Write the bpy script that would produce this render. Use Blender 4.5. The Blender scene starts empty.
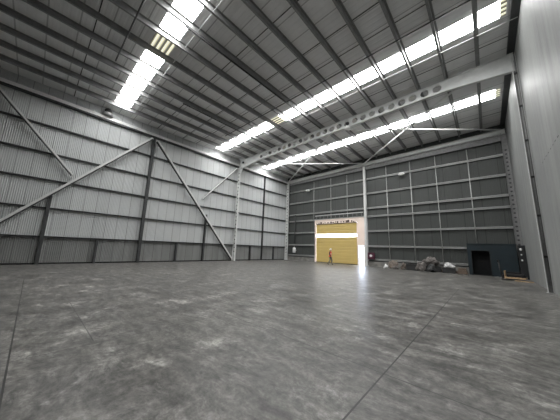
import bpy, bmesh, math, random
from mathutils import Vector, Matrix
random.seed(7)
SC = bpy.context.scene
COL = SC.collection
PI = math.pi
# ------------------------------------------------------------------ plan of the hall (metres)
XL, XR = -22.62, 2.10          # sheet of the left wall, face of the right wall
YB, YF = 26.22, -12.0          # sheet of the back wall, wall behind the camera
FR = 16.4                      # portal frame in the middle of the hall
def zr(x): return 12.70 + .012 * (x + 22.4)      # underside of roof sheets
ORD = ['first', 'second', 'third', 'fourth', 'fifth', 'sixth', 'seventh', 'eighth', 'ninth', 'tenth', 'eleventh',
       'twelfth', 'thirteenth', 'fourteenth', 'fifteenth', 'sixteenth', 'seventeenth', 'eighteenth']

# ------------------------------------------------------------------ materials
def nt(name):
    m = bpy.data.materials.new(name); m.use_nodes = True
    n = m.node_tree.nodes; return m, n, m.node_tree.links, n['Principled BSDF']
def val(n, l, op, a, b=None):
    x = n.new('ShaderNodeMath'); x.operation = op
    for i, v in enumerate((a, b)):
        if v is None: continue
        if isinstance(v, (int, float)): x.inputs[i].default_value = v
        else: l.new(v, x.inputs[i])
    return x.outputs[0]
def noise(n, l, vec, scale, detail=4, rough=.55, mapping=None):
    if mapping:
        mp = n.new('ShaderNodeMapping'); mp.inputs['Scale'].default_value = mapping
        l.new(vec, mp.inputs[0]); vec = mp.outputs[0]
    t = n.new('ShaderNodeTexNoise'); t.inputs['Scale'].default_value = scale
    t.inputs['Detail'].default_value = detail; t.inputs['Roughness'].default_value = rough
    l.new(vec, t.inputs['Vector']); return t.outputs['Fac']
def ramp(n, l, fac, stops):
    r = n.new('ShaderNodeValToRGB'); e = r.color_ramp.elements
    while len(e) < len(stops): e.new(.5)
    for k, (p, c) in enumerate(stops):
        e[k].position = p; e[k].color = (c[0], c[1], c[2], 1)
    l.new(fac, r.inputs[0]); return r.outputs[0]
def mix(n, l, fac, a, b, mode='MIX'):
    x = n.new('ShaderNodeMix'); x.data_type = 'RGBA'; x.blend_type = mode
    for s, v in ((x.inputs[0], fac), (x.inputs[6], a), (x.inputs[7], b)):
        if isinstance(v, (int, float)): s.default_value = v
        elif isinstance(v, tuple): s.default_value = (v[0], v[1], v[2], 1)
        else: l.new(v, s)
    return x.outputs[2]
def simple(name, col, rough=.6, metal=0., var=.15, scale=3., spec=.5):
    m, n, l, p = nt(name)
    g = n.new('ShaderNodeNewGeometry')
    f = noise(n, l, g.outputs['Position'], scale, 5, .6)
    lo = tuple(c * (1 - var) for c in col); hi = tuple(min(1, c * (1 + var)) for c in col)
    l.new(ramp(n, l, f, [(.3, lo), (.7, hi)]), p.inputs['Base Color'])
    p.inputs['Roughness'].default_value = rough; p.inputs['Metallic'].default_value = metal
    p.inputs['Specular IOR Level'].default_value = spec
    return m
def sheet_mat(name, col, axis, pitch, var, rough=.5, streak=.12, metal=0.):
    """profiled steel sheet: every sheet width a slightly different tone, faint vertical streaks"""
    m, n, l, p = nt(name)
    g = n.new('ShaderNodeNewGeometry'); s = n.new('ShaderNodeSeparateXYZ'); l.new(g.outputs['Position'], s.inputs[0])
    c = val(n, l, 'FLOOR', val(n, l, 'DIVIDE', s.outputs[axis], pitch))
    w = n.new('ShaderNodeTexWhiteNoise'); w.noise_dimensions = '1D'; l.new(c, w.inputs['W'])
    mp = [1., 1., .12]
    if axis == 1: mp[0] = 1.
    f = noise(n, l, g.outputs['Position'], 2.2, 5, .6, tuple(mp) if metal < 2 else None)
    t = val(n, l, 'ADD', val(n, l, 'MULTIPLY', val(n, l, 'SUBTRACT', w.outputs['Value'], .5), 2 * var),
            val(n, l, 'MULTIPLY', val(n, l, 'SUBTRACT', f, .5), 4 * streak))
    fac = val(n, l, 'ADD', t, 1.)
    fr = val(n, l, 'FRACT', val(n, l, 'DIVIDE', s.outputs[axis], pitch))
    seam = val(n, l, 'MULTIPLY', val(n, l, 'LESS_THAN', fr, .05), .42)
    fac = val(n, l, 'SUBTRACT', fac, seam)
    cb = n.new('ShaderNodeCombineColor')
    for i in range(3): l.new(val(n, l, 'MULTIPLY', fac, col[i]), cb.inputs[i])
    l.new(cb.outputs[0], p.inputs['Base Color'])
    p.inputs['Roughness'].default_value = rough; p.inputs['Metallic'].default_value = metal
    return m
def floor_mat():
    m, n, l, p = nt('worn power floated concrete')
    g = n.new('ShaderNodeNewGeometry'); P = g.outputs['Position']
    s = n.new('ShaderNodeSeparateXYZ'); l.new(P, s.inputs[0])
    wp = n.new('ShaderNodeTexNoise'); wp.inputs['Scale'].default_value = .9; wp.inputs['Detail'].default_value = 3
    l.new(P, wp.inputs['Vector'])
    va = n.new('ShaderNodeVectorMath'); va.operation = 'MULTIPLY_ADD'
    l.new(wp.outputs['Color'], va.inputs[0]); va.inputs[1].default_value = (.45, .45, 0); l.new(P, va.inputs[2])
    W = va.outputs[0]
    big = noise(n, l, P, .22, 4, .6)
    mid = noise(n, l, W, 1.3, 9, .72)
    stre = noise(n, l, W, 2.6, 8, .74, (.6, 1.5, 1))
    fine = noise(n, l, W, 11., 8, .75)
    base = ramp(n, l, mid, [(.32, (.048, .046, .043)), (.45, (.110, .107, .100)), (.55, (.142, .138, .130)), (.66, (.29, .284, .27))])
    c2 = ramp(n, l, stre, [(.34, (.45, .45, .45)), (.5, (1., 1., 1.)), (.64, (1.6, 1.6, 1.58))])
    c = mix(n, l, 1., base, c2, 'MULTIPLY')
    c3 = ramp(n, l, big, [(.3, (.82, .82, .82)), (.7, (1.14, 1.13, 1.12))])
    c = mix(n, l, 1., c, c3, 'MULTIPLY')
    c4 = ramp(n, l, fine, [(.34, (.55, .55, .55)), (.5, (1., 1., 1.)), (.66, (1.5, 1.5, 1.5))])
    c = mix(n, l, 1., c, c4, 'MULTIPLY')
    sc = noise(n, l, W, 3.4, 10, .78, (.7, 1.5, 1)); st = noise(n, l, W, 2.0, 10, .74, (.8, 1.3, 1))
    c = mix(n, l, ramp(n, l, sc, [(.56, (0, 0, 0)), (.64, (.42, .42, .42))]), c, (.31, .304, .29))
    c = mix(n, l, ramp(n, l, st, [(.36, (.42, .42, .42)), (.42, (0, 0, 0))]), c, (.045, .044, .042))
    # saw-cut joints of the slab bays
    def line(axis, at, half, strength, lo, hi):
        o = 1 - axis
        a = val(n, l, 'LESS_THAN', val(n, l, 'ABSOLUTE', val(n, l, 'SUBTRACT', s.outputs[axis], at)), half)
        b = val(n, l, 'MULTIPLY', val(n, l, 'GREATER_THAN', s.outputs[o], lo), val(n, l, 'LESS_THAN', s.outputs[o], hi))
        return val(n, l, 'MULTIPLY', val(n, l, 'MULTIPLY', a, b), strength)
    tot = None
    for L in ((1, .03, .010, .9, -14.5, 2), (0, -1.17, .010, .95, -12, 14.2), (1, 3.43, .009, .8, -9, 2),
              (0, -4.8, .008, .75, -12, 3.4), (1, .93, .008, .6, -8.4, -4.9), (1, 6.9, .014, .5, -20, 2),
              (1, 10.4, .016, .35, -20, 2), (0, -8.4, .012, .5, -12, 14), (0, -12., .014, .35, -12, 20)):
        x = line(*L); tot = x if tot is None else val(n, l, 'MAXIMUM', tot, x)
    c = mix(n, l, tot, c, (.02, .02, .02))
    l.new(c, p.inputs['Base Color'])
    r = ramp(n, l, mid, [(.3, (.27, .27, .27)), (.7, (.50, .50, .50))])
    l.new(r, p.inputs['Roughness'])
    p.inputs['Specular IOR Level'].default_value = .42
    b = n.new('ShaderNodeBump'); b.inputs['Strength'].default_value = .12; b.inputs['Distance'].default_value = .02
    l.new(stre, b.inputs['Height']); l.new(b.outputs[0], p.inputs['Normal'])
    return m
def concrete_wall():
    m, n, l, p = nt('smooth grey precast concrete')
    g = n.new('ShaderNodeNewGeometry'); P = g.outputs['Position']
    a = noise(n, l, P, .35, 5, .55); b = noise(n, l, P, 1.6, 5, .6, (1, 1.4, .10)); f = noise(n, l, P, 7, 4, .6)
    c = ramp(n, l, a, [(.3, (.23, .239, .234)), (.7, (.30, .307, .300))])
    c = mix(n, l, 1., c, ramp(n, l, b, [(.35, (.86, .86, .86)), (.65, (1.1, 1.1, 1.1))]), 'MULTIPLY')
    c = mix(n, l, 1., c, ramp(n, l, f, [(.3, (.96, .96, .96)), (.7, (1.04, 1.04, 1.04))]), 'MULTIPLY')
    l.new(c, p.inputs['Base Color']); p.inputs['Roughness'].default_value = .55
    return m
def skylight(name, col, strength):
    m, n, l, p = nt(name)
    g = n.new('ShaderNodeNewGeometry')
    f = noise(n, l, g.outputs['Position'], .8, 3, .5)
    c = ramp(n, l, f, [(.3, tuple(x * .9 for x in col)), (.7, col)])
    l.new(c, p.inputs['Base Color']); l.new(c, p.inputs['Emission Color'])
    p.inputs['Emission Strength'].default_value = strength; p.inputs['Roughness'].default_value = .6
    return m
def dull_skylight():
    m, n, l, p = nt('weathered yellowed fibreglass sheet')
    g = n.new('ShaderNodeNewGeometry')
    s = n.new('ShaderNodeSeparateXYZ'); l.new(g.outputs['Position'], s.inputs[0])
    f = val(n, l, 'FRACT', val(n, l, 'DIVIDE', s.outputs[1], .27))
    c = ramp(n, l, f, [(.0, (.80, .78, .60)), (.3, (.42, .40, .30)), (.55, (.05, .05, .04)), (.75, (.10, .095, .07)), (1., (.80, .78, .60))])
    l.new(c, p.inputs['Base Color']); l.new(c, p.inputs['Emission Color']); p.inputs['Emission Strength'].default_value = 1.0
    return m
def translucent(name, col, t):
    m, n, l, p = nt(name)
    g = n.new('ShaderNodeNewGeometry'); f = noise(n, l, g.outputs['Position'], 1.2, 4, .6)
    c = ramp(n, l, f, [(.3, tuple(x * .92 for x in col)), (.7, col)])
    l.new(c, p.inputs['Base Color']); p.inputs['Roughness'].default_value = .5
    tr = n.new('ShaderNodeBsdfTranslucent'); l.new(c, tr.inputs[0])
    mx = n.new('ShaderNodeMixShader'); mx.inputs[0].default_value = t
    l.new(p.outputs[0], mx.inputs[1]); l.new(tr.outputs[0], mx.inputs[2])
    l.new(mx.outputs[0], n['Material Output'].inputs[0]); return m

M = dict(
    floor=floor_mat(),
    left=sheet_mat('pale grey wall sheeting', (.50, .515, .515), 1, .76, .035, .5, .05),
    dado=sheet_mat('dull grey lower wall sheeting', (.22, .225, .22), 1, .76, .08, .5, .12),
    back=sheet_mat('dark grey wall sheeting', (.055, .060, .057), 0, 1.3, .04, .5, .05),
    roof=sheet_mat('grey roof sheeting', (.73, .73, .73), 1, 1.15, .03, .5, .05),
    conc=concrete_wall(),
    kerb=simple('grey concrete upstand', (.22, .215, .20), .8, 0, .3, 2),
    sky=skylight('translucent rooflight sheet with daylight behind', (1., 1., .99), 19.),
    dull=dull_skylight(),
    web_shade=simple('pale steel in recess shade', (.15, .152, .15), .5, 0, .15, 3),  # right column web: shade between the flanges put into the colour
    galv=simple('galvanised steel', (.46, .465, .46), .42, .25, .12, 4),
    purlin=simple('dull galvanised purlin steel', (.23, .232, .23), .5, .1, .15, 3),
    white=simple('pale grey painted steel', (.60, .61, .60), .45, 0, .08, 3),
    girtb=simple('grey galvanised girt', (.54, .545, .535), .45, .2, .12, 3),
    dark=simple('dark grey painted steel', (.045, .047, .048), .5, 0, .2, 3),
    black=simple('black rubber and paint', (.012, .012, .013), .5, 0, .2, 6),
    yellow=translucent('yellow roller curtain', (.36, .262, .085), .035),
    clear=translucent('clear vision strip', (.92, .92, .88), .9),
    beige=translucent('pale pinkish beige panel', (.74, .645, .575), .15),
    beige_dark=simple('dark brown marks', (.10, .075, .06), .8, 0, .4, 9),
    teal=simple('dark teal blue painted steel', (.011, .021, .027), .5, 0, .15, 2),
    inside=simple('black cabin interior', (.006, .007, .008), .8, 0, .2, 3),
    maroon=simple('dark maroon painted steel', (.085, .02, .04), .4, 0, .15, 5),
    offwhite=simple('off white enamel', (.75, .75, .74), .4, 0, .06, 5),
    wood=simple('pale bare timber', (.50, .36, .22), .75, 0, .25, 8),
    oldwood=simple('weathered brown timber', (.14, .105, .08), .85, 0, .35, 7),
    tarp=simple('grey brown crumpled tarpaulin', (.17, .155, .145), .7, 0, .35, 5),
    rag=simple('pale brown cardboard', (.15, .125, .105), .85, 0, .3, 6),
    bag=simple('white plastic sack', (.75, .75, .74), .5, 0, .08, 8),
    darkbag=simple('dark grey plastic', (.035, .036, .036), .45, 0, .3, 6),
    grey=simple('mid grey plastic', (.22, .22, .22), .5, 0, .2, 5),
    yard=simple('bright concrete yard', (.62, .61, .60), .8, 0, .1, 1),
    skin=simple('skin', (.48, .29, .21), .55, 0, .08, 12),
    vest=simple('orange red work vest', (.90, .10, .05), .6, 0, .1, 10),
    shirt=simple('black long sleeved shirt', (.03, .028, .03), .8, 0, .2, 10),
    trousers=simple('dark grey work trousers', (.10, .11, .12), .8, 0, .2, 10),
    helmet=simple('white hard hat plastic', (.86, .85, .80), .3, 0, .03, 8),
    boots=simple('black work boots', (.02, .02, .022), .6, 0, .2, 10),
    tape=simple('pale reflective tape', (.75, .77, .72), .3, 0, .05, 10),
)

# ------------------------------------------------------------------ mesh builder
class MB:
    def __init__(s): s.bm = bmesh.new(); s.mi = 0
    def _f(s, vs):
        try:
            f = s.bm.faces.new(vs); f.material_index = s.mi; return f
        except ValueError: return None
    def box(s, x0, x1, y0, y1, z0, z1):
        v = [s.bm.verts.new(p) for p in ((x0, y0, z0), (x1, y0, z0), (x1, y1, z0), (x0, y1, z0), (x0, y0, z1), (x1, y0, z1), (x1, y1, z1), (x0, y1, z1))]
        for q in ((3, 2, 1, 0), (4, 5, 6, 7), (0, 1, 5, 4), (1, 2, 6, 5), (2, 3, 7, 6), (3, 0, 4, 7)): s._f([v[i] for i in q])
        return s
    def hexa(s, pts):
        v = [s.bm.verts.new(p) for p in pts]
        for q in ((3, 2, 1, 0), (4, 5, 6, 7), (0, 1, 5, 4), (1, 2, 6, 5), (2, 3, 7, 6), (3, 0, 4, 7)): s._f([v[i] for i in q])
        return s
    def prism(s, prof, a, b, U, V):
        """profile (u,v) points swept from point a to point b"""
        a, b, U, V = Vector(a), Vector(b), Vector(U), Vector(V)
        r0 = [s.bm.verts.new(a + U * u + V * v) for u, v in prof]; r1 = [s.bm.verts.new(b + U * u + V * v) for u, v in prof]
        k = len(prof)
        for i in range(k): s._f([r0[i], r0[(i + 1) % k], r1[(i + 1) % k], r1[i]])
        s._f(r0[::-1]); s._f(r1); return s
    def tube(s, pts, r, seg=8, caps=True):
        pts = [Vector(p) for p in pts]; rings = []
        for i, p in enumerate(pts):
            d = (pts[min(i + 1, len(pts) - 1)] - pts[max(i - 1, 0)]).normalized()
            u = d.cross(Vector((0, 0, 1)) if abs(d.z) < .9 else Vector((1, 0, 0))).normalized(); w = d.cross(u)
            rr = r[i] if isinstance(r, (list, tuple)) else r
            rings.append([s.bm.verts.new(p + (u * math.cos(t) + w * math.sin(t)) * rr) for t in [2 * PI * k / seg for k in range(seg)]])
        for a, b in zip(rings, rings[1:]):
            for k in range(seg): s._f([a[k], a[(k + 1) % seg], b[(k + 1) % seg], b[k]])
        if caps: s._f(rings[0][::-1]); s._f(rings[-1])
        return s
    def ball(s, c, rx, ry=None, rz=None, seg=14, rings=9):
        ry = ry or rx; rz = rz or rx
        mtx = Matrix.Translation(c) @ Matrix.Diagonal((rx, ry, rz, 1))
        r = bmesh.ops.create_uvsphere(s.bm, u_segments=seg, v_segments=rings, radius=1, matrix=mtx)
        for v in r['verts']:
            for f in v.link_faces: f.material_index = s.mi
        return s
    def cells(s, O, U, V, N, length, h0, h1, holes, r, th, off=None):
        """flat web: O + U*t + V*v; depth from -h0(t)..0 ; round holes centred on the mid depth"""
        O, U, V, N = Vector(O), Vector(U), Vector(V), Vector(N)
        hh = lambda t: h0 + (h1 - h0) * t / length
        if not holes:
            segs = [(0, length, None)]
        else:
            w = (holes[1] - holes[0]) / 2 if len(holes) > 1 else r * 1.5
            segs = []
            if holes[0] - w > 0: segs.append((0, holes[0] - w, None))
            segs += [(c - w, c + w, c) for c in holes]
            if holes[-1] + w < length: segs.append((holes[-1] + w, length, None))
        P = lambda t, v, n: s.bm.verts.new(O + U * t + V * v + N * n)
        for a, b, c in segs:
            if c is None:
                s.hexa([O + U * t + V * v + N * n for (t, v, n) in ((a, 0, -th), (b, 0, -th), (b, 0, th), (a, 0, th), (a, -hh(a), -th), (b, -hh(b), -th), (b, -hh(b), th), (a, -hh(a), th))])
                continue
            m = -hh(c) / 2; K = 16; rows = []
            for n in (-th, th):
                inner, outer = [], []
                for k in range(K):
                    t = 2 * PI * k / K + PI / 4; ct, st = math.cos(t), math.sin(t)
                    q = max(abs(ct), abs(st)); ux, vy = ct / q, st / q
                    tt = c + ux * (b - a) / 2; hv = hh(tt)
                    outer.append(P(tt, -hv / 2 + vy * hv / 2, n)); inner.append(P(c + ct * r, m + st * r, n))
                rows.append((inner, outer))
            (i0, o0), (i1, o1) = rows
            for k in range(K):
                j = (k + 1) % K
                s._f([o0[k], o0[j], i0[j], i0[k]]); s._f([o1[j], o1[k], i1[k], i1[j]]); s._f([i0[k], i0[j], i1[j], i1[k]])
        return s
    def build(s, name, mats, parent=None, smooth=False, bevel=0):
        if bevel: bmesh.ops.bevel(s.bm, geom=list(s.bm.edges), offset=bevel, segments=2, affect='EDGES', clamp_overlap=True)
        bmesh.ops.recalc_face_normals(s.bm, faces=s.bm.faces)
        me = bpy.data.meshes.new(name); s.bm.to_mesh(me); s.bm.free()
        for m in (mats if isinstance(mats, (list, tuple)) else [mats]): me.materials.append(m)
        if smooth:
            for p in me.polygons: p.use_smooth = True
        o = bpy.data.objects.new(name, me); COL.objects.link(o)
        if parent: o.parent = parent; o.matrix_parent_inverse = parent.matrix_basis.inverted()
        return o
def tag(o, label=None, cat=None, group=None, kind=None):
    for k, v in (('label', label), ('category', cat), ('group', group), ('kind', kind)):
        if v: o[k] = v
    return o
def thing(name, label, cat, loc=(0, 0, 0), group=None):
    o = bpy.data.objects.new(name, None); COL.objects.link(o); o.location = loc; o.empty_display_size = .2
    bpy.context.view_layer.update(); return tag(o, label, cat, group)
def struct(o, label, cat): return tag(o, label, cat, None, 'structure')
def i_prof(b, d, tf=.018, tw=.012):
    """I profile, u across flange, v along depth from 0 (outer) to d (inner)"""
    h, w = b / 2, tw / 2
    return [(-h, 0), (h, 0), (h, tf), (w, tf), (w, d - tf), (h, d - tf), (h, d), (-h, d), (-h, d - tf), (-w, d - tf), (-w, tf), (-h, tf)]
def c_prof(d, b, t=.006, lip=.03):
    """C girt lying on its side: u outward from wall 0..d, v height +-b/2"""
    return [(0, -b/2), (d, -b/2), (d, -b/2 + lip + t), (d - t, -b/2 + lip + t), (d - t, -b/2 + t), (t, -b/2 + t), (t, b/2 - t), (d - t, b/2 - t), (d - t, b/2 - lip - t), (d, b/2 - lip - t), (d, b/2), (0, b/2)]

# ------------------------------------------------------------------ the shell
b = MB(); b.box(XL - .4, XR + .4, YF - .3, YB + .15, -.3, 0)
struct(b.build('floor', M['floor']), 'worn grey concrete warehouse floor with saw cut joints', 'floor')
b = MB(); b.box(-40, 20, YB + .15, 60, -.35, -.03)
struct(b.build('ground', M['yard']), 'bright concrete yard outside the open side door', 'ground')

def ribbed(axis, lo, hi, pitch, depth, cross, out, z0, z1, mi=0, b=None, zf=None):
    """trapezoidal sheet. axis: coordinate the ribs are counted along; ribs run along z"""
    b = b or MB(); b.mi = mi
    n = int(round((hi - lo) / pitch)); pitch = (hi - lo) / n; P = []
    for i in range(n):
        t = lo + i * pitch
        P += [(t, 0), (t + pitch * .25, depth * .5), (t + pitch * .5, depth), (t + pitch * .75, depth * .5)]
    P.append((hi, 0)); prev = None
    for t, d in P:
        c = cross + out * d
        top = zf(c if axis == 1 else t) if zf else z1
        p0, p1 = ((c, t, z0), (c, t, top)) if axis == 1 else ((t, c, z0), (t, c, top))
        cur = (b.bm.verts.new(p0), b.bm.verts.new(p1))
        if prev: b._f([prev[0], cur[0], cur[1], prev[1]])
        prev = cur
    return b
# left wall: dull sheets up to the first girt, pale sheets above
b = ribbed(1, YF, YB, .10, .020, XL, 1, .10, 1.84, 1)
b = ribbed(1, YF, YB, .10, .020, XL, 1, 1.84, 12.69, 0, b)
b.mi = 2; b.box(XL - .2, XL + .05, YF, YB, 0, .10)
b.mi = 0; b.box(XL - .25, XL - .05, YF, YB, 0, 13.0)
struct(b.build('wall_left', [M['left'], M['dado'], M['black']]), 'long left wall of pale grey ribbed sheets', 'wall')
# back wall with the doorways cut out
DX0, DX1, DZ1 = -17.25, -11.30, 5.10      # roller door
PX0, PX1, PZ1 = -11.22, -10.50, 2.22      # side door
b = MB()
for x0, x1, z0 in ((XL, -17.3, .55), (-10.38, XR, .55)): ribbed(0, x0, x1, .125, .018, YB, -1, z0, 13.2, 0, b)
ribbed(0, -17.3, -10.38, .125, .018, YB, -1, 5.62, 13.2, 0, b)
b.mi = 1
b.box(XL, -17.3, YB - .14, YB + .1, 0, .55); b.box(-10.38, XR, YB - .14, YB + .1, 0, .55)
b.mi = 0
b.box(XL - .2, -17.3, YB + .06, YB + .14, 0, 13.2); b.box(-10.38, XR + .3, YB + .06, YB + .14, 0, 13.2); b.box(-17.3, -10.38, YB + .06, YB + .14, 5.62, 13.2)
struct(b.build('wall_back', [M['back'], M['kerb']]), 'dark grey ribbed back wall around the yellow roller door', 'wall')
# right wall: precast panels
b = MB()
ys = [YF - .2, -5.6, .4, 6.4, 11.4, 16.4, 21.4, YB + .1]
for y0, y1 in zip(ys, ys[1:]): b.box(XR, XR + .25, y0 + .004, y1 - .004, 0, 13.4)
b.box(XR + .04, XR + .3, YF - .2, YB + .1, 0, 13.4)
b.mi = 1
for i in range(9):                         # row of small ferrule holes and a scuff
    y = 10.9 + i * .42; b.box(XR - .004, XR + .02, y, y + .07 + .16 * random.random(), 5.62 + .02 * random.random(), 5.66)
struct(b.build('wall_right', [M['conc'], M['dark']]), 'tall smooth concrete panel wall on the right', 'wall')
b = ribbed(0, XL - .2, XR + .3, .21, .035, YF, 1, 0, 13.2)
b.box(XL - .25, XR + .3, YF - .12, YF - .04, 0, 13.4)
struct(b.build('wall_front', M['back']), 'grey ribbed wall behind the camera', 'wall')

# roof sheets with three rooflight strips
STR = [(2.84, 3.89), (12.63, 13.66), (20.10, 21.22)]
XS1 = 1.66
def roof_profile(y0, y1, pitch=.29, depth=.008):
    n = max(1, int(round((y1 - y0) / pitch))); pt = (y1 - y0) / n; P = []
    for i in range(n):
        t = y0 + i * pt
        P += [(t, 0), (t + pt * .6, 0), (t + pt * .7, depth), (t + pt * .9, depth)]
    return P + [(y1, 0)]
def roof_strip(b, y0, y1, x0, x1):
    prev = None
    for y, d in roof_profile(y0, y1):
        cur = (b.bm.verts.new((x0, y, zr(x0) + d)), b.bm.verts.new((x1, y, zr(x1) + d)))
        if prev: b._f([prev[0], cur[0], cur[1], prev[1]])
        prev = cur
b = MB(); X0, X1 = XL - .3, XR + .3; XS0 = [-21.45, -21.9, -22.1]
edges = [YF - .2] + [e for st in STR for e in st] + [YB + .25]
for i in range(0, len(edges), 2): roof_strip(b, edges[i], edges[i + 1], X0, X1)
for i, (y0, y1) in enumerate(STR): roof_strip(b, y0, y1, XS1, X1); roof_strip(b, y0, y1, X0, XS0[i])
b.mi = 1
for y in (-3.1, .55, 6.6, 9.1, 10.6, 15.2, 17.9, 23.7):            # end laps of the sheets
    b.hexa([(X0, y, zr(X0) - .012), (X1, y, zr(X1) - .012), (X1, y + .05, zr(X1) - .012), (X0, y + .05, zr(X0) - .012),
            (X0, y, zr(X0) + .01), (X1, y, zr(X1) + .01), (X1, y + .03, zr(X1) + .01), (X0, y + .03, zr(X0) + .01)])
struct(b.build('ceiling', [M['roof'], M['dark']]), 'grey profiled roof sheeting high over the hall', 'ceiling')
b = MB(); b.hexa([(1.80, YF, zr(1.74) - .14), (XR, YF, zr(XR) - .14), (XR, YB - .1, zr(XR) - .14), (1.80, YB - .1, zr(1.74) - .14), (1.80, YF, zr(1.74)), (XR, YF, zr(XR)), (XR, YB - .1, zr(XR)), (1.80, YB - .1, zr(1.74))])
struct(b.build('trim_2', M['dark']), 'dark flashing along the joint of roof and right wall', 'flashing')
DULL = {0: [(-13.23, -11.76)], 1: [(-13.23, -12.2), (1.44, XS1)], 2: [(1.42, XS1)]}
WL = ['bright rooflight strip over the camera end, running down to the left wall',
      'bright rooflight strip in front of the big cellular roof beam', 'bright rooflight strip between the roof beam and back wall']
for i, (y0, y1) in enumerate(STR):
    b = MB(); xs = XS0[i]
    for d0, d1 in sorted(DULL[i]):
        roof_strip(b, y0, y1, xs, d0); b.mi = 1; roof_strip(b, y0, y1, d0, d1); b.mi = 0; xs = d1
    if xs < XS1: roof_strip(b, y0, y1, xs, XS1)
    w = b.build('window_%d' % (i + 1), [M['sky'], M['dull']]); struct(w, WL[i], 'rooflight')

# ------------------------------------------------------------------ roof steel
PX = [.563 - 1.535 * k for k in range(15)]
for k, x in enumerate(PX):
    z = zr(x) - .005; d, f, t = .29, .10, .008
    prof = [(0, 0), (0, -d + t), (-f, -d + t), (-f, -d), (t, -d), (t, -t), (f, -t), (f, 0)]
    p = MB().prism(prof, (x, YF, z), (x, YB - .2, z), (1, 0, 0), (0, 0, 1)).build('roof_purlin', M['purlin'])
    tag(p, 'long steel roof purlin, %s one counted from the right wall' % ORD[k], 'purlin', 'roof purlins')
def zp(x): return zr(x) - .2955
def rod(name, label, cat, pts, r, m, group=None, seg=8): return tag(MB().tube(pts, r, seg).build(name, m, smooth=True), label, cat, group)
rod('bridging_rod', 'thin pale rod crossing the purlins beside the rooflight nearest the camera', 'rod', [(x, 4.24, zr(x) - .19) for x in (XL + .3, XR - .05)], .017, M['white'])
rod('bridging_rod', 'thin pale rod crossing the purlins just beyond the middle rooflight strip', 'rod', [(x, 13.93, zr(x) - .19) for x in (XL + .3, XR - .05)], .017, M['white'])
rod('conduit_pipe', 'long dark pipe crossing under the purlins before the middle rooflight strip', 'pipe', [(x, 11.40, zp(x) - .035) for x in (-18.2, XR - .1)], .035, M['dark'])
rod('conduit_pipe', 'short dark pipe crossing under the purlins at the nearest rooflight', 'pipe', [(x, 1.82, zp(x) - .04) for x in (-15.6, -4.)], .04, M['dark'])
rod('conduit_pipe', 'dark pipe running along a purlin in the middle of the roof', 'pipe', [(-10.18, 3.6, zp(-10.18) - .13), (-10.18, 16.1, zp(-10.18) - .13)], .05, M['black'])
rod('conduit_pipe', 'dark pipe along a purlin on the left side of the roof', 'pipe', [(-16.32, 6.3, zp(-16.32) - .115), (-16.32, 16.1, zp(-16.32) - .115)], .04, M['black'])

# ------------------------------------------------------------------ portal frames
def rafter(parent, y, ztop_off, depth, cell, b_fl=.20, wm='white', e=.22):
    L = 24.12; xa = -22.1
    U = Vector((1, 0, .012)).normalized(); V = Vector((0, 0, 1))
    O = Vector((xa, y, zr(xa) - ztop_off)); x_to_t = lambda x: (x - xa)
    web = MB()
    ho = 3.45
    holes = []
    if cell:
        t = x_to_t(-18.3)
        while t < x_to_t(-1.35): holes.append(t); t += .7
    # three lengths: left haunch, straight middle, right haunch
    t0, t1 = 3.3, L - 3.0
    web.cells(O, U, V, (0, 1, 0), t0, depth + e, depth, [], .26, .008)
    web.cells(O + U * t0, U, V, (0, 1, 0), t1 - t0, depth, depth, [h - t0 for h in holes if t0 + .35 < h < t1 - .27], .24, .008)
    web.cells(O + U * t1, U, V, (0, 1, 0), L - t1, depth, depth + e, [], .26, .008)
    web.build('web', M[wm], parent)
    q = b_fl / 2
    MB().prism([(-q, 0), (q, 0), (q, .02), (-q, .02)], O, O + U * L, (0, 1, 0), V).build('top_flange', M['white'], parent)
    bot = MB()
    for a, bb, ha, hb in ((0, t0, depth + e, depth), (t0, t1, depth, depth), (t1, L, depth, depth + e)):
        bot.prism([(-q, -.02), (q, -.02), (q, 0), (-q, 0)], O + U * a - V * ha, O + U * bb - V * hb, (0, 1, 0), V)
    bot.build('bottom_flange', M['white'], parent)
def column(parent, xin, xout, y, top, dots, m='white', bfl=.22, wm=None, pitch=.46, hr=.085):
    """I column, web in the x-z plane, flange on xin facing the hall"""
    d = abs(xin - xout); s = 1 if xin > xout else -1; q = bfl / 2; t = .02
    c = MB(); hs = []
    z = .9
    while False and z < top - .9: hs.append(z); z += pitch
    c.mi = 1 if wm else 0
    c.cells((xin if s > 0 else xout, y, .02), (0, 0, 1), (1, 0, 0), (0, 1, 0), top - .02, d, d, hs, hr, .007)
    c.mi = 0
    for x in (xin, xout):
        c.box(min(x, x - s * t * (1 if x == xin else -1)), max(x, x - s * t * (1 if x == xin else -1)), y - q, y + q, .02, top)
    c.build('column', [M[m], M[wm or m]], parent)
    if dots:                              # dark fixing heads down the web
        z = 1.1
        while z < top - 1.2:
            MB().tube([((xin + xout) / 2, y - .007, z), ((xin + xout) / 2, y - .03, z)], .075, 10).build('bolt', M['dark'], parent); z += pitch
    MB().box(min(xin, xout) - .04, max(xin, xout) + .04, y - q - .07, y + q + .07, 0, .03).build('base_plate', M['galv'], parent)
f = thing('portal_frame', 'big pale portal frame with round holes along its roof beam', 'steel frame', (-10, FR, 0))
rafter(f, FR, .315, .78, True, .2, 'white', .30)
column(f, -22.08, -22.52, FR, 12.38, True); column(f, 1.90, 2.09, FR, 12.66, False, 'white', .16, 'web_shade')
b = MB(); b.prism([(0, 0), (.55, 0), (0, -1.0)], (-22.08, FR - .01, 11.45), (-22.08, FR + .01, 11.45), (1, 0, 0), (0, 0, 1)); b.build('knee_plate', M['white'], f)
for i in range(6):
    z = 1.6 + i * 1.95; MB().box(1.93, 2.06, FR - .10, FR - .02, z, z + .10).build('pipe_clip', M['black'], f)
b = MB(); b.tube([(2.01, FR - .06, .4), (2.01, FR - .06, 12.2)], .025); b.build('conduit', M['grey'], f, True)
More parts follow.
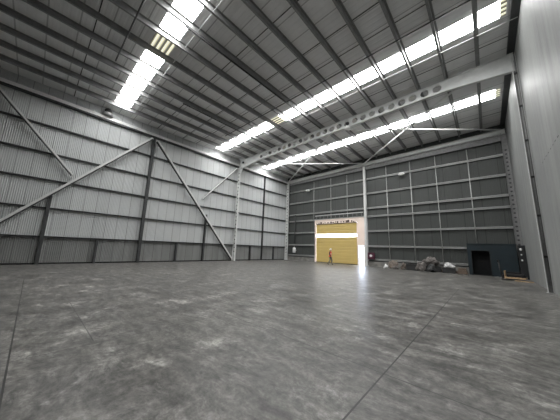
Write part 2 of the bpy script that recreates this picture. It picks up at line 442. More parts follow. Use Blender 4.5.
f = thing('portal_frame', 'end portal frame standing against the dark back wall', 'steel frame', (-10, 25.9, 0))
rafter(f, 25.86, .67, .34, False, .30, 'white', .05)
b = MB(); b.hexa([(-22.0, 25.95, 11.35), (1.7, 25.95, 11.40), (1.7, 26.0, 11.40), (-22., 26.0, 11.35), (-22.0, 25.95, 11.72), (1.7, 25.95, 12.0), (1.7, 26.0, 12.0), (-22., 26.0, 11.72)])
b.build('flashing', M['grey'], f)
column(f, -22.02, -22.5, 25.86, 12.1, True); column(f, 1.72, 2.08, 25.86, 12.0, True, 'grey', .22, None, .36, .065)
t = thing('wind_column', 'white steel column between yellow roller door and dark sheeting on back wall', 'column', (-10.2, 25.8, 0))
MB().prism(i_prof(.26, .3), (-10.2, 26.1, 0.03), (-10.2, 26.1, 11.75), (1, 0, 0), (0, -1, 0)).build('post', M['white'], t)
MB().box(-10.4, -10.0, 25.74, 26.14, 0, .03).build('base_plate', M['galv'], t)
# roof bracing in the end bay
for a, c, lab in (((-21.8, 25.5), (-9.3, 16.75), 'pale brace tube rising from back left corner to the roof beam'),
                  ((-21.9, 16.75), (-10.3, 25.5), 'pale brace tube from left column to the top of the white back wall column'),
                  ((-8.3, 16.75), (1.75, 25.4), 'pale level brace tube from mid roof beam to back right corner'),
                  ((-9.9, 25.5), (-.2, 16.75), 'pale brace tube from white back wall column up to right part of roof beam')):
    rod('roof_brace', lab, 'brace', [(a[0], a[1], zr(a[0]) - (.93 if 'level' in lab else .75)), (c[0], c[1], zr(c[0]) - (.80 if 'level' in lab else .75))], .062, M['offwhite'], 'roof bracing tubes')

# ------------------------------------------------------------------ left wall steel
GX = XL + .04
GL = [1.85, 3.83, 5.81, 7.72, 9.71]
for i, z in enumerate(GL):
    g = MB().prism(c_prof(.15, .115), (GX, YF, z), (GX, YB - .2, z), (1, 0, 0), (0, 0, 1)).build('wall_girt', M['dark'])
    tag(g, 'dark horizontal girt along the left wall, %s up from the floor' % ORD[i], 'girt', 'left wall girts')
e = thing('eave_beam', 'long eave beam along the top of the left wall', 'beam', (-22.4, 7, 11.6))
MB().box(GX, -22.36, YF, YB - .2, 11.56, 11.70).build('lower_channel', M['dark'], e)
MB().box(GX, -22.30, YF, YB - .2, 11.70, 11.93).build('gutter_face', M['offwhite'], e)
def mullion(y, z1, lab, x0=.0, w=.15, d=.22):
    o = MB().prism(i_prof(w, d, .012, .01), (GX - .01, y, 0), (GX - .01, y, z1), (0, 1, 0), (1, 0, 0)).build('wall_post', M['dark'])
    tag(o, lab, 'post', 'left wall posts')
mullion(6.42, 11.55, 'tall dark post on the left wall under the peak of the braces', w=.22, d=.26)
mullion(21.05, 11.55, 'tall dark post on the left wall between the white column and back corner', w=.14)
mullion(.45, 4.75, 'dark post on the left wall stopping at the nearer long brace', w=.18)
mullion(12.5, 5.0, 'dark post on the left wall stopping at the farther long brace', w=.16)
mullion(3.45, 1.8, 'low dark post between the nearer brace post and the tall post')
mullion(9.62, 1.8, 'low dark post between the tall post and the farther brace post')
mullion(19.0, 1.8, 'low dark post right of the white column on the left wall', w=.18)
mullion(23.3, 1.8, 'low dark post nearest the back left corner', w=.14)
def wall_brace(y0, z0, y1, z1, lab, w=.15):
    a, c = Vector((-22.28, y0, z0)), Vector((-22.28, y1, z1)); d = (c - a).normalized(); n = Vector((1, 0, 0)).cross(d); h = w / 2
    root = thing('wall_brace', lab, 'brace', a, 'left wall bracing')
    sg = 1 if n.z > 0 else -1
    MB().prism([(-h, -h * .3 * sg), (h, -h * .3 * sg), (h, h * sg), (-h, h * sg)], a + d * .12, c - d * .12, (1, 0, 0), n).build('tube_body', M['white'], root)
    MB().prism([(-h, -h * sg), (h * .8, -h * sg), (h * .8, -h * .32 * sg), (-h, -h * .32 * sg)], a + d * .12, c - d * .12, (1, 0, 0), n).build('lower_shade', M['dark'], root)  # dark strip along the lower edge: the tube's underside shade put into colour
    for p, s in ((a, 1), (c, -1)): MB().prism([(-.012, -.1), (.012, -.1), (.012, .1), (-.012, .1)], p, p + d * s * .4, (1, 0, 0), n).build('end_plate', M['galv'], root)
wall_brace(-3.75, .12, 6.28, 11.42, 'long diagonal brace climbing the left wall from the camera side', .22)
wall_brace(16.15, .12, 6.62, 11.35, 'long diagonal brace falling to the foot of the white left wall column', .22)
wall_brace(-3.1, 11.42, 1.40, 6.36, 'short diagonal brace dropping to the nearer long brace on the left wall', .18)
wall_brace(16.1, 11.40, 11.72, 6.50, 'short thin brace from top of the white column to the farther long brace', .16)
# round headed fixtures up in the steel
def fixture(loc, label, ball, body):
    t = thing('ceiling_fixture', label, 'fixture', loc); x, y, z = loc
    MB().ball((x, y, z + .46), .25, .25, .23).build('round_head', M['black'], t, True)
    if body:
        b = MB().tube([(x, y, z), (x, y, z + .16), (x, y, z + .30), (x, y, z + .38)], [.38, .38, .31, .18], 12)
        b.build('mount', M['grey'], t, True)
        MB().tube([(x + .1, y - .36, z + .02), (x + .12, y - .22, z + .26)], .05, 8).build('arm', M['grey'], t, True)
        MB().tube([(x + .12, y + .34, z + .02), (x + .14, y + .16, z + .26)], .06, 8).build('arm', M['offwhite'], t, True)
    else:
        MB().tube([(x, y, z + .1), (x, y, z + .4)], [.16, .07], 10).build('mount', M['white'], t, True)
fixture((-22.36, 2.72, 11.94), 'dark round headed fixture on a grey mount sitting on the left eave beam', 1, 1)
t = thing('ceiling_fixture', 'small black round fixture under the middle of the big roof beam', 'fixture', (-7.6, FR - .2, 11.6))
MB().ball((-7.6, FR - .3, 11.95), .15).build('round_head', M['black'], t, True)
MB().tube([(-7.6, FR - .3, 11.72), (-7.6, FR - .3, 11.5)], [.13, .25], 12).build('shade', M['offwhite'], t, True)
MB().tube([(-7.6, FR - .3, 12.08), (-7.55, FR - .02, 12.15)], .03).build('mount', M['galv'], t, True)
t = thing('ceiling_fixture', 'small black round fixture at the left end of the big roof beam', 'fixture', (-21.6, FR - .15, 11.9))
MB().tube([(-21.55, FR - .02, 12.02), (-21.55, FR - .14, 12.02)], .14, 14).build('round_head', M['black'], t, True)

# ------------------------------------------------------------------ back wall steel
GB = [(.76, 'first'), (2.22, 'second'), (3.95, 'third'), (5.65, 'fourth'), (6.63, 'fifth'), (8.40, 'sixth'), (10.17, 'seventh')]
GY = YB - .03
for z, w in GB:
    runs = [(-22.0, 1.72, 'dark back wall, %s up from floor, passing over the yellow door' % w)] if z > 5 else \
        [(-22.0, -17.42, 'back wall left of yellow door, %s up from the floor' % w), (-10.05, 1.72 if z > 2.7 else -1.35, 'back wall right of yellow door, %s up from the floor' % w)]
    for x0, x1, lab in runs:
        g = MB().prism([(-u, v) for u, v in c_prof(.18, .17)], (x0, GY, z), (x1, GY, z), (0, 1, 0), (0, 0, 1)).build('wall_girt', M['girtb'])
        tag(g, 'pale horizontal girt on ' + lab, 'girt', 'back wall girts')
for x, z0, z1, lab in ((-7.75, .85, 11.25, 'thin upright rod nearest the white column on the right part of back wall'), (-5.35, .85, 11.25, 'thin upright rod above the rubbish heap on the back wall'),
                       (-3.1, .85, 11.25, 'thin upright rod above the white sack on the back wall'), (-.62, 2.65, 11.25, 'thin upright rod above the teal cabin'),
                       (-17.5, 5.7, 11.2, 'thin upright rod over the left edge of the yellow door'), (-14.8, 5.7, 11.2, 'thin upright rod over the middle of the yellow door'),
                       (-12.5, 5.7, 11.2, 'thin upright rod over the right half of the yellow door')):
    rod('girt_tie_rod', lab, 'rod', [(x, GY - .17, z0), (x, GY - .17, z1)], .035, M['girtb'], 'back wall tie rods')
rod('conduit_pipe', 'dark vertical pipe on the back wall near the left corner', 'pipe', [(-20.75, GY - .22, 2.4), (-20.75, GY - .22, 6.6)], .07, M['dark'])
t = thing('door_track', 'pale lattice track bar above the yellow roller door', 'track', (-14.2, 25.8, 6.1))
MB().box(-17.1, -10.45, 25.74, 25.84, 6.12, 6.21).build('rail', M['girtb'], t)
for i in range(12): x = -16.9 + i * .57; MB().box(x, x + .04, 25.76, 25.80, 5.66, 6.12).build('hanger', M['grey'], t)

# ------------------------------------------------------------------ doors
d = bpy.data.objects.new('door_1', None); COL.objects.link(d); d.location = (-14.2, 26.0, 0); bpy.context.view_layer.update()
struct(d, 'large yellow roller door with a bright white strip across it', 'roller door')
def slats(x0, x1, z0, z1, y, pitch, mb):
    n = max(1, int(round((z1 - z0) / pitch))); p = (z1 - z0) / n; prev = None
    for i in range(n + 1):
        for dz, dy in (((0, 0), (.15, -.025), (.85, -.025), (1., 0)) if i < n else ((0, 0),)):
            z = z0 + (i + dz) * p
            cur = (mb.bm.verts.new((x0, y + dy, z)), mb.bm.verts.new((x1, y + dy, z)))
            if prev and z > prev[2] + 1e-6: mb._f([prev[0], prev[1], cur[1], cur[0]])
            if not prev or z > prev[2] + 1e-6: prev = (cur[0], cur[1], z)
    return mb
b = MB(); slats(-17.1, -11.34, .06, 3.31, 26.1, .40, b); slats(-17.1, -11.34, 3.70, 5.02, 26.1, .40, b); b.build('curtain', M['yellow'], d)
tag(slats(-17.1, -11.34, 3.31, 3.70, 26.1, .195, MB()).build('vision_strip', M['clear'], d), 'bright white see through strip')
MB().box(-17.1, -11.34, 26.04, 26.14, 0, .07).build('bottom_bar', M['dark'], d)
for x in (-17.19, -11.33): MB().box(x - .02, x + .08, 26.02, 26.16, 0, 5.02).build('guide_rail', M['beige'], d)
b = MB()
b.box(-17.30, -10.38, 25.98, 26.0, 5.06, 5.62); b.box(-17.30, -17.19, 25.98, 26.14, 0, 5.06)
b.box(-11.25, -10.40, 25.98, 26.0, 2.26, 5.06)
b.box(-11.25, -11.22, 25.98, 26.2, 0, 2.26); b.box(-10.50, -10.40, 25.98, 26.2, 0, 2.26)
b.mi = 1
for i in range(16):                      # dark marks of random size along the lower edge of the head panel
    x = -17.1 + i * .36 + random.uniform(-.08, .08); b.box(x, x + random.uniform(.08, .3), 25.972, 25.985, 5.06 + random.uniform(0, .08), 5.18 + random.uniform(0, .22))
b.box(-17.1, -11.34, 26.0, 26.12, 5.0, 5.08)
struct(b.build('trim_1', [M['beige'], M['beige_dark']]), 'pale beige panels framing the yellow door and side door', 'door surround')
d2 = bpy.data.objects.new('door_2', None); COL.objects.link(d2); d2.location = (-10.86, 26.1, 0); bpy.context.view_layer.update()
struct(d2, 'open side door full of white daylight right of the yellow door', 'door')
b = MB(); b.box(-11.22, -11.16, 26.02, 26.2, 0, 2.24); b.box(-10.56, -10.5, 26.02, 26.2, 0, 2.24); b.box(-11.22, -10.5, 26.02, 26.2, 2.19, 2.25); b.build('frame', M['offwhite'], d2)
MB().box(-10.56, -10.51, 26.2, 26.9, .02, 2.19).build('leaf', M['offwhite'], d2)
MB().tube([(-10.6, 26.8, 1.02), (-10.6, 26.68, 1.02)], .015).build('handle', M['galv'], d2, True)

# ------------------------------------------------------------------ small fittings on the back wall
def wall_lamp(x, z, w, lab):
    t = thing('wall_lamp', lab, 'lamp', (x, 25.9, z))
    MB().hexa([(x - w * .32, 25.68, z + .16), (x + w * .32, 25.68, z + .16), (x + w * .32, 25.98, z + .16), (x - w * .32, 25.98, z + .16),
               (x - w / 2, 25.55, z - .10), (x + w / 2, 25.55, z - .10), (x + w / 2, 25.98, z - .10), (x - w / 2, 25.98, z - .10)]).build('housing', M['offwhite'], t)
    MB().hexa([(x - w / 2 + .04, 25.58, z - .13), (x + w / 2 - .04, 25.58, z - .13), (x + w / 2 - .04, 25.95, z - .13), (x - w / 2 + .04, 25.95, z - .13),
               (x - w / 2 + .04, 25.58, z - .10), (x + w / 2 - .04, 25.58, z - .10), (x + w / 2 - .04, 25.95, z - .10), (x - w / 2 + .04, 25.95, z - .10)]).build('lens', M['tape'], t)
    MB().box(x - .05, x + .05, 25.96, 26.04, z - .05, z + .12).build('bracket', M['galv'], t)
wall_lamp(-18.4, 10.0, .55, 'white hooded lamp on back wall near the left corner')
wall_lamp(-6.1, 9.98, .62, 'white hooded lamp on back wall right of the white column')
t = thing('canister', 'white rounded canister hung on back wall left of the yellow door', 'canister', (-20.65, 25.75, 1.1))
MB().tube([(-20.65, 25.75, 1.10), (-20.65, 25.75, 1.16), (-20.65, 25.75, 1.72), (-20.65, 25.75, 1.83), (-20.65, 25.75, 1.89)], [.18, .23, .23, .16, .06], 14).build('body', M['offwhite'], t, True)
MB().tube([(-20.65, 25.75, 1.86), (-20.65, 25.75, 2.3), (-20.65, 25.98, 2.3)], .025).build('pipe', M['galv'], t, True)
MB().box(-20.91, -20.39, 25.9, 26.02, 1.4, 1.5).build('strap', M['galv'], t)
t = thing('hose_cabinet', 'dark maroon box with a small pale sign beside the foot of white back wall column', 'cabinet', (-9.6, 25.85, .75))
MB().box(-9.98, -9.30, 25.66, 26.0, .80, 1.50).build('body', M['maroon'], t, bevel=.012)
MB().box(-9.94, -9.34, 25.635, 25.66, .84, 1.46).build('door', M['maroon'], t, bevel=.008)
MB().tube([(-9.64, 25.637, 1.17), (-9.64, 25.625, 1.17)], .14, 16).build('sign', M['offwhite'], t)
MB().box(-9.42, -9.39, 25.60, 25.636, 1.1, 1.2).build('handle', M['galv'], t)

# ------------------------------------------------------------------ teal cabin in the right corner
CX0, CX1, CY0, CY1, CZ = -1.28, 1.66, 25.2, 26.0, 2.52
OX0, OX1, OZ = -1.06, .13, 2.02
t = thing('storage_cabin', 'dark teal steel cabin with an open black doorway in the right back corner', 'cabin', (.2, 25.6, 0))
b = MB()
b.box(CX0, OX0, CY0, CY0 + .05, 0, CZ); b.box(OX1, CX1, CY0, CY0 + .05, 0, CZ); b.box(OX0, OX1, CY0, CY0 + .05, OZ, CZ)
b.box(CX0, CX0 + .05, CY0 + .05, CY1, 0, CZ); b.box(CX1 - .05, CX1, CY0 + .05, CY1, 0, CZ)
b.build('body', M['teal'], t)
MB().box(CX0 - .03, CX1 + .03, CY0 - .04, CY1, CZ, CZ + .06).build('roof', M['teal'], t)
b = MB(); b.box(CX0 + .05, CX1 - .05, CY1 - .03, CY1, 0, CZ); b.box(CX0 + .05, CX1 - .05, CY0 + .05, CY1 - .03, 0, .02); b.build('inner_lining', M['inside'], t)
b = MB(); b.box(OX0, OX0 + .04, CY0 - .02, CY0 + .06, .02, OZ); b.box(OX1 - .04, OX1, CY0 - .02, CY0 + .06, .02, OZ); b.box(OX0, OX1, CY0 - .02, CY0 + .06, OZ - .04, OZ); b.build('door_frame', M['black'], t)
# black sheet standing between cabin and right wall, pale bits fixed to it
t = thing('leaning_board', 'tall black board standing between teal cabin and right wall', 'board', (1.9, 24.9, 0))
MB().hexa([(1.72, 24.95, 0), (2.08, 24.6, 0), (2.085, 24.68, 0), (1.74, 25.03, 0), (1.72, 25.05, 2.45), (2.08, 24.7, 2.45), (2.085, 24.78, 2.45), (1.74, 25.13, 2.45)]).build('panel', M['inside'], t)
for z, r in ((2.15, .08), (1.75, .05), (1.35, .06)):
    MB().ball((1.86, 24.90 - .09 + z * .04 - .04, z), r, .035, r * 1.3, 10, 6).build('pale_patch', M['offwhite'], t, True)

# pallet jack with a wooden pallet
a = Vector((.62, 22.75, 0)); ang = math.radians(-10)
ux = Vector((math.cos(ang), math.sin(ang), 0)); uy = Vector((-math.sin(ang), math.cos(ang), 0)); uz = Vector((0, 0, 1))
def at(u, v, w): return a + ux * u + uy * v + uz * w
def obox(mb, u0, u1, v0, v1, w0, w1):
    return mb.hexa([at(u0, v0, w0), at(u1, v0, w0), at(u1, v1, w0), at(u0, v1, w0), at(u0, v0, w1), at(u1, v0, w1), at(u1, v1, w1), at(u0, v1, w1)])
t = thing('pallet_jack', 'black hand pallet jack with upright handle before the teal cabin', 'pallet jack', a)
MB().tube([at(0, 0, .14), at(-.04, 0, .5), at(-.12, 0, 1.22)], .045, 10).build('handle_shaft', M['black'], t, True)
MB().tube([at(-.12, -.2, 1.24), at(-.12, -.12, 1.3), at(-.13, .12, 1.3), at(-.12, .2, 1.24)], .04, 8).build('grip', M['black'], t, True)
obox(MB(), -.02, .16, -.17, .17, .12, .34).build('pump_housing', M['black'], t, bevel=.02)
for v in (-.2, .2):
    obox(MB(), .14, 1.10, v - .08, v + .08, .085, .125).build('fork', M['darkbag'], t)
for v in (-.09, .09): MB().tube([at(-.02, v - .03, .09), at(-.02, v + .03, .09)], .09, 16).build('wheel', M['grey'], t, True)
t = thing('wooden_pallet', 'low wooden pallet on the jack forks with a pale upright end board', 'pallet', at(.7, 0, 0))
for k in range(6): obox(MB(), .20 + k * .17, .32 + k * .17, -.42, .42, .205, .225).build('top_board', M['wood'], t)
for v in (-.40, 0, .40):
    obox(MB(), .20, 1.17, v - .045 + (.02 if v == 0 else 0), v + .045, .13, .205).build('bearer', M['wood'] if v else M['oldwood'], t)
obox(MB(), .17, .20, -.44, .02, .10, .62).build('end_board', M['wood'], t)
t = thing('board_stack', 'dark boards lying flat on the wooden pallet', 'boards', at(.8, 0, .225))
for k in range(3): obox(MB(), .26, 1.12 - .1 * k, -.30 + .08 * k, .38 - .05 * k, .226 + .11 * k, .33 + .11 * k).build('board', M['darkbag'] if k == 1 else M['inside'], t)
w = MB()
c = Vector((1.62, 21.95, 0)); dd = Vector((.42, -.12, 0)).normalized(); nn = Vector((-dd.y, dd.x, 0))
w.prism([(-.05, .0), (.05, .0), (.05, .05), (-.05, .05)], c - dd * .45, c + dd * .40, nn, (0, 0, 1))
tag(w.build('loose_plank', M['wood']), 'pale loose plank on the floor at the foot of the right wall', 'plank')

# ------------------------------------------------------------------ rubbish heap along the back wall
def lump(name, label, cat, c, s, m, seed, rough=.42, cuts=4, group=None):
    rnd = random.Random(seed); bm = bmesh.new()
    bmesh.ops.create_icosphere(bm, subdivisions=cuts, radius=1)
    ph = [(Vector((rnd.uniform(-1, 1), rnd.uniform(-1, 1), rnd.uniform(-1, 1))).normalized(), rnd.uniform(2, 6), rnd.uniform(0, 6)) for _ in range(9)]
    for v in bm.verts:
        d = v.co.normalized(); k = 1 + rough * (sum(math.sin(d.dot(p) * f_ + o) for p, f_, o in ph) / 4 - sum(abs(math.sin(d.dot(p) * f_ * 2.3 + o)) for p, f_, o in ph[:5]) / 6 + .3)
        v.co = Vector((d.x * s[0] * k, d.y * s[1] * k, max(-.55, d.z) * s[2] * k))
    zm = min(v.co.z for v in bm.verts)
    for v in bm.verts:
        if v.co.z < zm + .12 * s[2]: v.co.z = zm
        v.co += Vector((c[0], c[1], c[2] - zm))
    me = bpy.data.meshes.new(name); bm.to_mesh(me); bm.free(); me.materials.append(m)
    o = bpy.data.objects.new(name, me); COL.objects.link(o); return tag(o, label, cat, group)
def crate(name, label, cat, x0, x1, y0, y1, z0, z1, m, rim=True):
    t = thing(name, label, cat, ((x0 + x1) / 2, (y0 + y1) / 2, z0))
    b = MB(); k = .03
    b.box(x0, x1, y0, y0 + k, z0, z1); b.box(x0, x1, y1 - k, y1, z0, z1); b.box(x0, x0 + k, y0 + k, y1 - k, z0, z1); b.box(x1 - k, x1, y0 + k, y1 - k, z0, z1); b.box(x0, x1, y0, y1, z0, z0 + k)
    b.build('body', m, t)
    b = MB(); q = .025
    b.box(x0 - q, x1 + q, y0 - q, y0, z1 - .06, z1); b.box(x0 - q, x1 + q, y1, y1 + q, z1 - .06, z1); b.box(x0 - q, x0, y0, y1, z1 - .06, z1); b.box(x1, x1 + q, y0, y1, z1 - .06, z1)
    b.build('rim', m, t); return t
lump('rag_bundle', 'brown crumpled cardboard bundle at left end of rubbish heap', 'bundle', (-7.15, 25.1, 0), (.42, .34, .42), M['rag'], 3)
lump('plastic_bag', 'small white plastic bag at left end of the rubbish heap', 'bag', (-7.72, 24.5, 0), (.20, .18, .22), M['bag'], 5)
lump('plastic_bag', 'small grey plastic bag in front of the brown bundle', 'bag', (-6.75, 24.40, 0), (.26, .2, .24), M['tarp'], 8)
lump('rag_bundle', 'low pale brown bundle right of the crumpled cardboard', 'bundle', (-6.28, 25.2, 0), (.27, .28, .36), M['rag'], 12)
crate('plastic_crate', 'dark plastic crate between the brown bundles and the tarpaulin', 'crate', -5.95, -4.95, 24.75, 25.5, 0, .55, M['darkbag'])
lump('tarpaulin', 'big grey brown crumpled tarpaulin heaped highest on the rubbish', 'tarpaulin', (-4.0, 25.25, .50), (.80, .42, .50), M['tarp'], 21, .5)
crate('plastic_crate', 'dark crate under the tarpaulin', 'crate', -4.75, -3.25, 24.9, 25.6, 0, .5, M['darkbag'])
lump('plastic_bag', 'slumped grey bag leaning on left side of tarpaulin heap', 'bag', (-4.72, 24.5, 0), (.36, .26, .5), M['tarp'], 31)
lump('plastic_bag', 'black bag in front of the tarpaulin heap', 'bag', (-3.85, 24.4, 0), (.34, .28, .40), M['darkbag'], 33)
crate('wooden_box', 'low dark wooden box with the white sack on it', 'box', -3.1, -2.2, 24.85, 25.5, 0, .42, M['darkbag'])
lump('plastic_sack', 'white crumpled sack on a low dark box against back wall', 'sack', (-2.65, 25.18, .425), (.36, .24, .27), M['bag'], 41, .3)
for k in range(3):
    tag(MB().box(-2.05 + .03 * k, -1.38 - .04 * k, 24.95 + .06 * k, 25.55, .16 * k + .001, .16 * k + .15).build('timber_beam', M['oldwood'], bevel=.008),
        ('lowest', 'middle', 'topmost')[k] + ' brown timber of the stack left of the teal cabin', 'timber', 'brown timbers')
tag(MB().box(-6.3, -2.0, 25.75, 25.9, .001, .18).build('timber_beam', M['oldwood'], bevel=.01), 'long brown timber lying behind the rubbish heap along back wall', 'timber')

# ------------------------------------------------------------------ the person
def skinned(name, verts, edges, radii, m, parent, sub=2, root=0):
    me = bpy.data.meshes.new(name); me.from_pydata([Vector(v) for v in verts], edges, [])
    o = bpy.data.objects.new(name, me); COL.objects.link(o)
    o.modifiers.new('s', 'SKIN'); s = o.modifiers.new('u', 'SUBSURF'); s.levels = s.render_levels = sub
    for i, r in enumerate(radii):
        sv = me.skin_vertices[0].data[i]; sv.radius = r if isinstance(r, tuple) else (r, r); sv.use_root = (i == root)
    dg = bpy.context.evaluated_depsgraph_get(); dg.update()
    nm = bpy.data.meshes.new_from_object(o.evaluated_get(dg)); bpy.data.objects.remove(o); bpy.data.meshes.remove(me)
    nm.materials.clear(); nm.materials.append(m)
    for p in nm.polygons: p.use_smooth = True
    o = bpy.data.objects.new(name, nm); COL.objects.link(o); o.parent = parent; return o
# local frame: person faces +x, left is +y, origin on the floor
pr = thing('person', 'person in orange red vest and white hard hat walking before the yellow door', 'person', (-13.22, 23.0, 0))
J = dict(pel=(0, 0, .96), waist=(.01, 0, 1.10), chest=(.02, 0, 1.30), neck=(.03, 0, 1.475), nk2=(.05, 0, 1.55), head=(.07, 0, 1.64), crown=(.07, 0, 1.71),
         hipL=(.01, .09, .92), kneeL=(.19, .10, .52), ankL=(.17, .10, .10), toeL=(.33, .11, .04),
         hipR=(-.01, -.09, .92), kneeR=(.03, -.10, .50), ankR=(-.24, -.10, .12), toeR=(-.09, -.11, .04),
         shL=(.02, .19, 1.41), elL=(-.10, .24, 1.15), wrL=(.02, .22, .92), shR=(.02, -.19, 1.41), elR=(-.01, -.25, 1.14), wrR=(.18, -.22, .99))
names = list(J); V = [J[k] for k in names]; ix = {k: i for i, k in enumerate(names)}
RD = dict(pel=(.13, .10), waist=(.125, .09), chest=(.14, .10), neck=.06, nk2=.055, head=(.085, .10), crown=(.07, .08), hipL=.085, kneeL=.055, ankL=.038, toeL=.035, hipR=.085, kneeR=.055, ankR=.038, toeR=.035,
          shL=.062, elL=.044, wrL=.028, shR=.062, elR=.044, wrR=.028)
R_ = [RD[k] for k in names]
E_ = [('pel', 'waist'), ('waist', 'chest'), ('chest', 'neck'), ('neck', 'nk2'), ('nk2', 'head'), ('head', 'crown'), ('pel', 'hipL'), ('hipL', 'kneeL'), ('kneeL', 'ankL'), ('ankL', 'toeL'),
      ('pel', 'hipR'), ('hipR', 'kneeR'), ('kneeR', 'ankR'), ('ankR', 'toeR'), ('chest', 'shL'), ('shL', 'elL'), ('elL', 'wrL'), ('chest', 'shR'), ('shR', 'elR'), ('elR', 'wrR')]
E = [(ix[a_], ix[b_]) for a_, b_ in E_]
for sd, el, wr in ((1, 'elL', 'wrL'), (-1, 'elR', 'wrR')):       # palm, four fingers, thumb
    w0 = Vector(J[wr]); d0 = (w0 - Vector(J[el])).normalized(); sx = Vector((1, 0, 0)); sx = (sx - d0 * sx.dot(d0)).normalized(); inw = Vector((0, -sd, 0))
    V.append(tuple(w0 + d0 * .06)); R_.append(.032); pi_ = len(V) - 1; E.append((ix[wr], pi_))
    for k, ln in enumerate((.075, .085, .078, .06)):
        b0 = w0 + d0 * .095 + sx * (.028 - .019 * k); m0 = b0 + d0 * ln * .5; e0 = m0 + (d0 * .8 + inw * .5) * ln * .5
        i0 = len(V); V += [tuple(b0), tuple(m0), tuple(e0)]; R_ += [.010, .009, .008]; E += [(pi_, i0), (i0, i0 + 1), (i0 + 1, i0 + 2)]
    b0 = w0 + d0 * .045 + sx * .036; e0 = b0 + d0 * .03 + sx * .018 + inw * .01; e1 = e0 + d0 * .032
    i0 = len(V); V += [tuple(b0), tuple(e0), tuple(e1)]; R_ += [.013, .011, .009]; E += [(pi_, i0), (i0, i0 + 1), (i0 + 1, i0 + 2)]
body = skinned('body', V, E, R_, M['skin'], pr)
def sub(keys, edges, scale, name, m, radii=None):
    vs = [J[k] for k in keys]; es = [(keys.index(a_), keys.index(b_)) for a_, b_ in edges]
    rr = []
    for k in keys:
        r = RD[k]; r = r if isinstance(r, tuple) else (r, r); rr.append((r[0] * scale + .008, r[1] * scale + .008))
    return skinned(name, vs, es, rr, m, pr)
J['cufL'] = (.02 * .2 + .17 * .8, .10, .16); J['cufR'] = (-.20, -.10, .18); RD['cufL'] = RD['cufR'] = .05
sub(['pel', 'waist', 'hipL', 'kneeL', 'cufL', 'hipR', 'kneeR', 'cufR'], [('pel', 'waist'), ('pel', 'hipL'), ('hipL', 'kneeL'), ('kneeL', 'cufL'), ('pel', 'hipR'), ('hipR', 'kneeR'), ('kneeR', 'cufR')], 1.1, 'trousers', M['trousers'])
sub(['waist', 'chest', 'neck', 'shL', 'elL', 'wrL', 'shR', 'elR', 'wrR'], [('waist', 'chest'), ('chest', 'neck'), ('chest', 'shL'), ('shL', 'elL'), ('elL', 'wrL'), ('chest', 'shR'), ('shR', 'elR'), ('elR', 'wrR')], 1.12, 'shirt', M['shirt'])
v = MB()
secs = [(.90, .165, .215), (1.0, .155, .20), (1.12, .15, .20), (1.28, .165, .215), (1.40, .15, .225), (1.47, .10, .15)]
rings = []
for z, rx, ry in secs: rings.append([v.bm.verts.new((.015 + rx * math.cos(t_), ry * math.sin(t_), z)) for t_ in [2 * PI * k / 20 for k in range(20)]])
for r0, r1 in zip(rings, rings[1:]):
    for k in range(20): v._f([r0[k], r0[(k + 1) % 20], r1[(k + 1) % 20], r1[k]])
vest = v.build('vest', M['vest'], smooth=True); vest.parent = pr
v = MB()
for z, rx, ry in ((1.06, .157, .206), (1.20, .162, .212)):
    r0 = [v.bm.verts.new((.015 + rx * math.cos(t_), ry * math.sin(t_), z)) for t_ in [2 * PI * k / 20 for k in range(20)]]
    r1 = [v.bm.verts.new((.015 + rx * math.cos(t_), ry * math.sin(t_), z + .04)) for t_ in [2 * PI * k / 20 for k in range(20)]]
    for k in range(20): v._f([r0[k], r0[(k + 1) % 20], r1[(k + 1) % 20], r1[k]])
tp = v.build('reflective_tape', M['tape']); tp.parent = pr
v = MB(); v.ball((.065, 0, 1.70), .135, .115, .115); bmesh.ops.bisect_plane(v.bm, geom=v.bm.verts[:] + v.bm.edges[:] + v.bm.faces[:], plane_co=(0, 0, 1.69), plane_no=(-.15, 0, 1), clear_inner=True)
v.tube([(.07, 0, 1.685), (.07, 0, 1.70)], [.155, .14], 20)
h = v.build('hard_hat', M['helmet'], smooth=True); h.parent = pr
for sd in (1, -1):
    o = MB().ball((.155, .034 * sd, 1.645), .012).build('eye', M['black'], smooth=True); o.parent = pr
    o = MB().ball((.07, .098 * sd, 1.63), .02, .012, .032).build('ear', M['skin'], smooth=True); o.parent = pr
o = MB().ball((.172, 0, 1.615), .02, .014, .026).build('nose', M['skin'], smooth=True); o.parent = pr
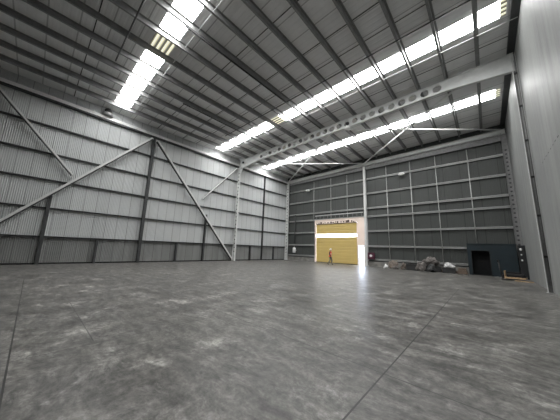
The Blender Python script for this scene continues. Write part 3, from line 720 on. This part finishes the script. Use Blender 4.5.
o = MB().ball((.155, 0, 1.575), .012, .026, .007).build('mouth', M['maroon'], smooth=True); o.parent = pr
for sd, an, to in ((1, 'ankL', 'toeL'), (-1, 'ankR', 'toeR')):
    A_, T_ = Vector(J[an]), Vector(J[to]); dv = (T_ - A_).normalized()
    o = skinned('boot', [A_ + Vector((0, 0, .06)), A_, A_ + Vector((-.03, 0, -.035)), T_], [(0, 1), (1, 2), (1, 3)], [.055, .055, .05, .045], M['boots'], pr)
pr.rotation_euler = (0, 0, math.radians(12))

# ------------------------------------------------------------------ light
w = bpy.data.worlds.new('World'); SC.world = w; w.use_nodes = True
bg = w.node_tree.nodes['Background']; bg.inputs[0].default_value = (.70, .80, 1., 1); bg.inputs[1].default_value = 14.
sl = bpy.data.lights.new('sun', 'SUN'); sl.energy = 14; sl.angle = math.radians(1); sl.color = (1, .96, .9)
so = bpy.data.objects.new('sun', sl); COL.objects.link(so)
so.rotation_euler = Vector((-.12, -.62, -.78)).to_track_quat('-Z', 'Y').to_euler(); so.location = (0, 40, 30)

# ------------------------------------------------------------------ camera
Rm = ((0.73935334, -0.08925795, -0.6673752), (0.6724541, 0.14806922, 0.72517652), (0.03408996, -0.98494087, 0.16949735))
cd = bpy.data.cameras.new('camera'); cam = bpy.data.objects.new('camera', cd); COL.objects.link(cam)
right = Vector([r[0] for r in Rm]); up = -Vector([r[1] for r in Rm]); back = -Vector([r[2] for r in Rm])
cam.matrix_world = Matrix(((right.x, up.x, back.x, 0), (right.y, up.y, back.y, 0), (right.z, up.z, back.z, 1.6), (0, 0, 0, 1)))
cd.sensor_fit = 'HORIZONTAL'; cd.sensor_width = 36; cd.lens = 224.308 / 560 * 36; cd.clip_start = .05; cd.clip_end = 500
SC.camera = cam
SC.view_settings.view_transform = 'Standard'; SC.view_settings.look = 'None'; SC.view_settings.gamma = 1
SC.view_settings.exposure = 0.45; SC.view_settings.use_curve_mapping = False
SC.cycles.use_denoising = True; SC.cycles.max_bounces = 8; SC.cycles.diffuse_bounces = 5; SC.cycles.sample_clamp_indirect = 8
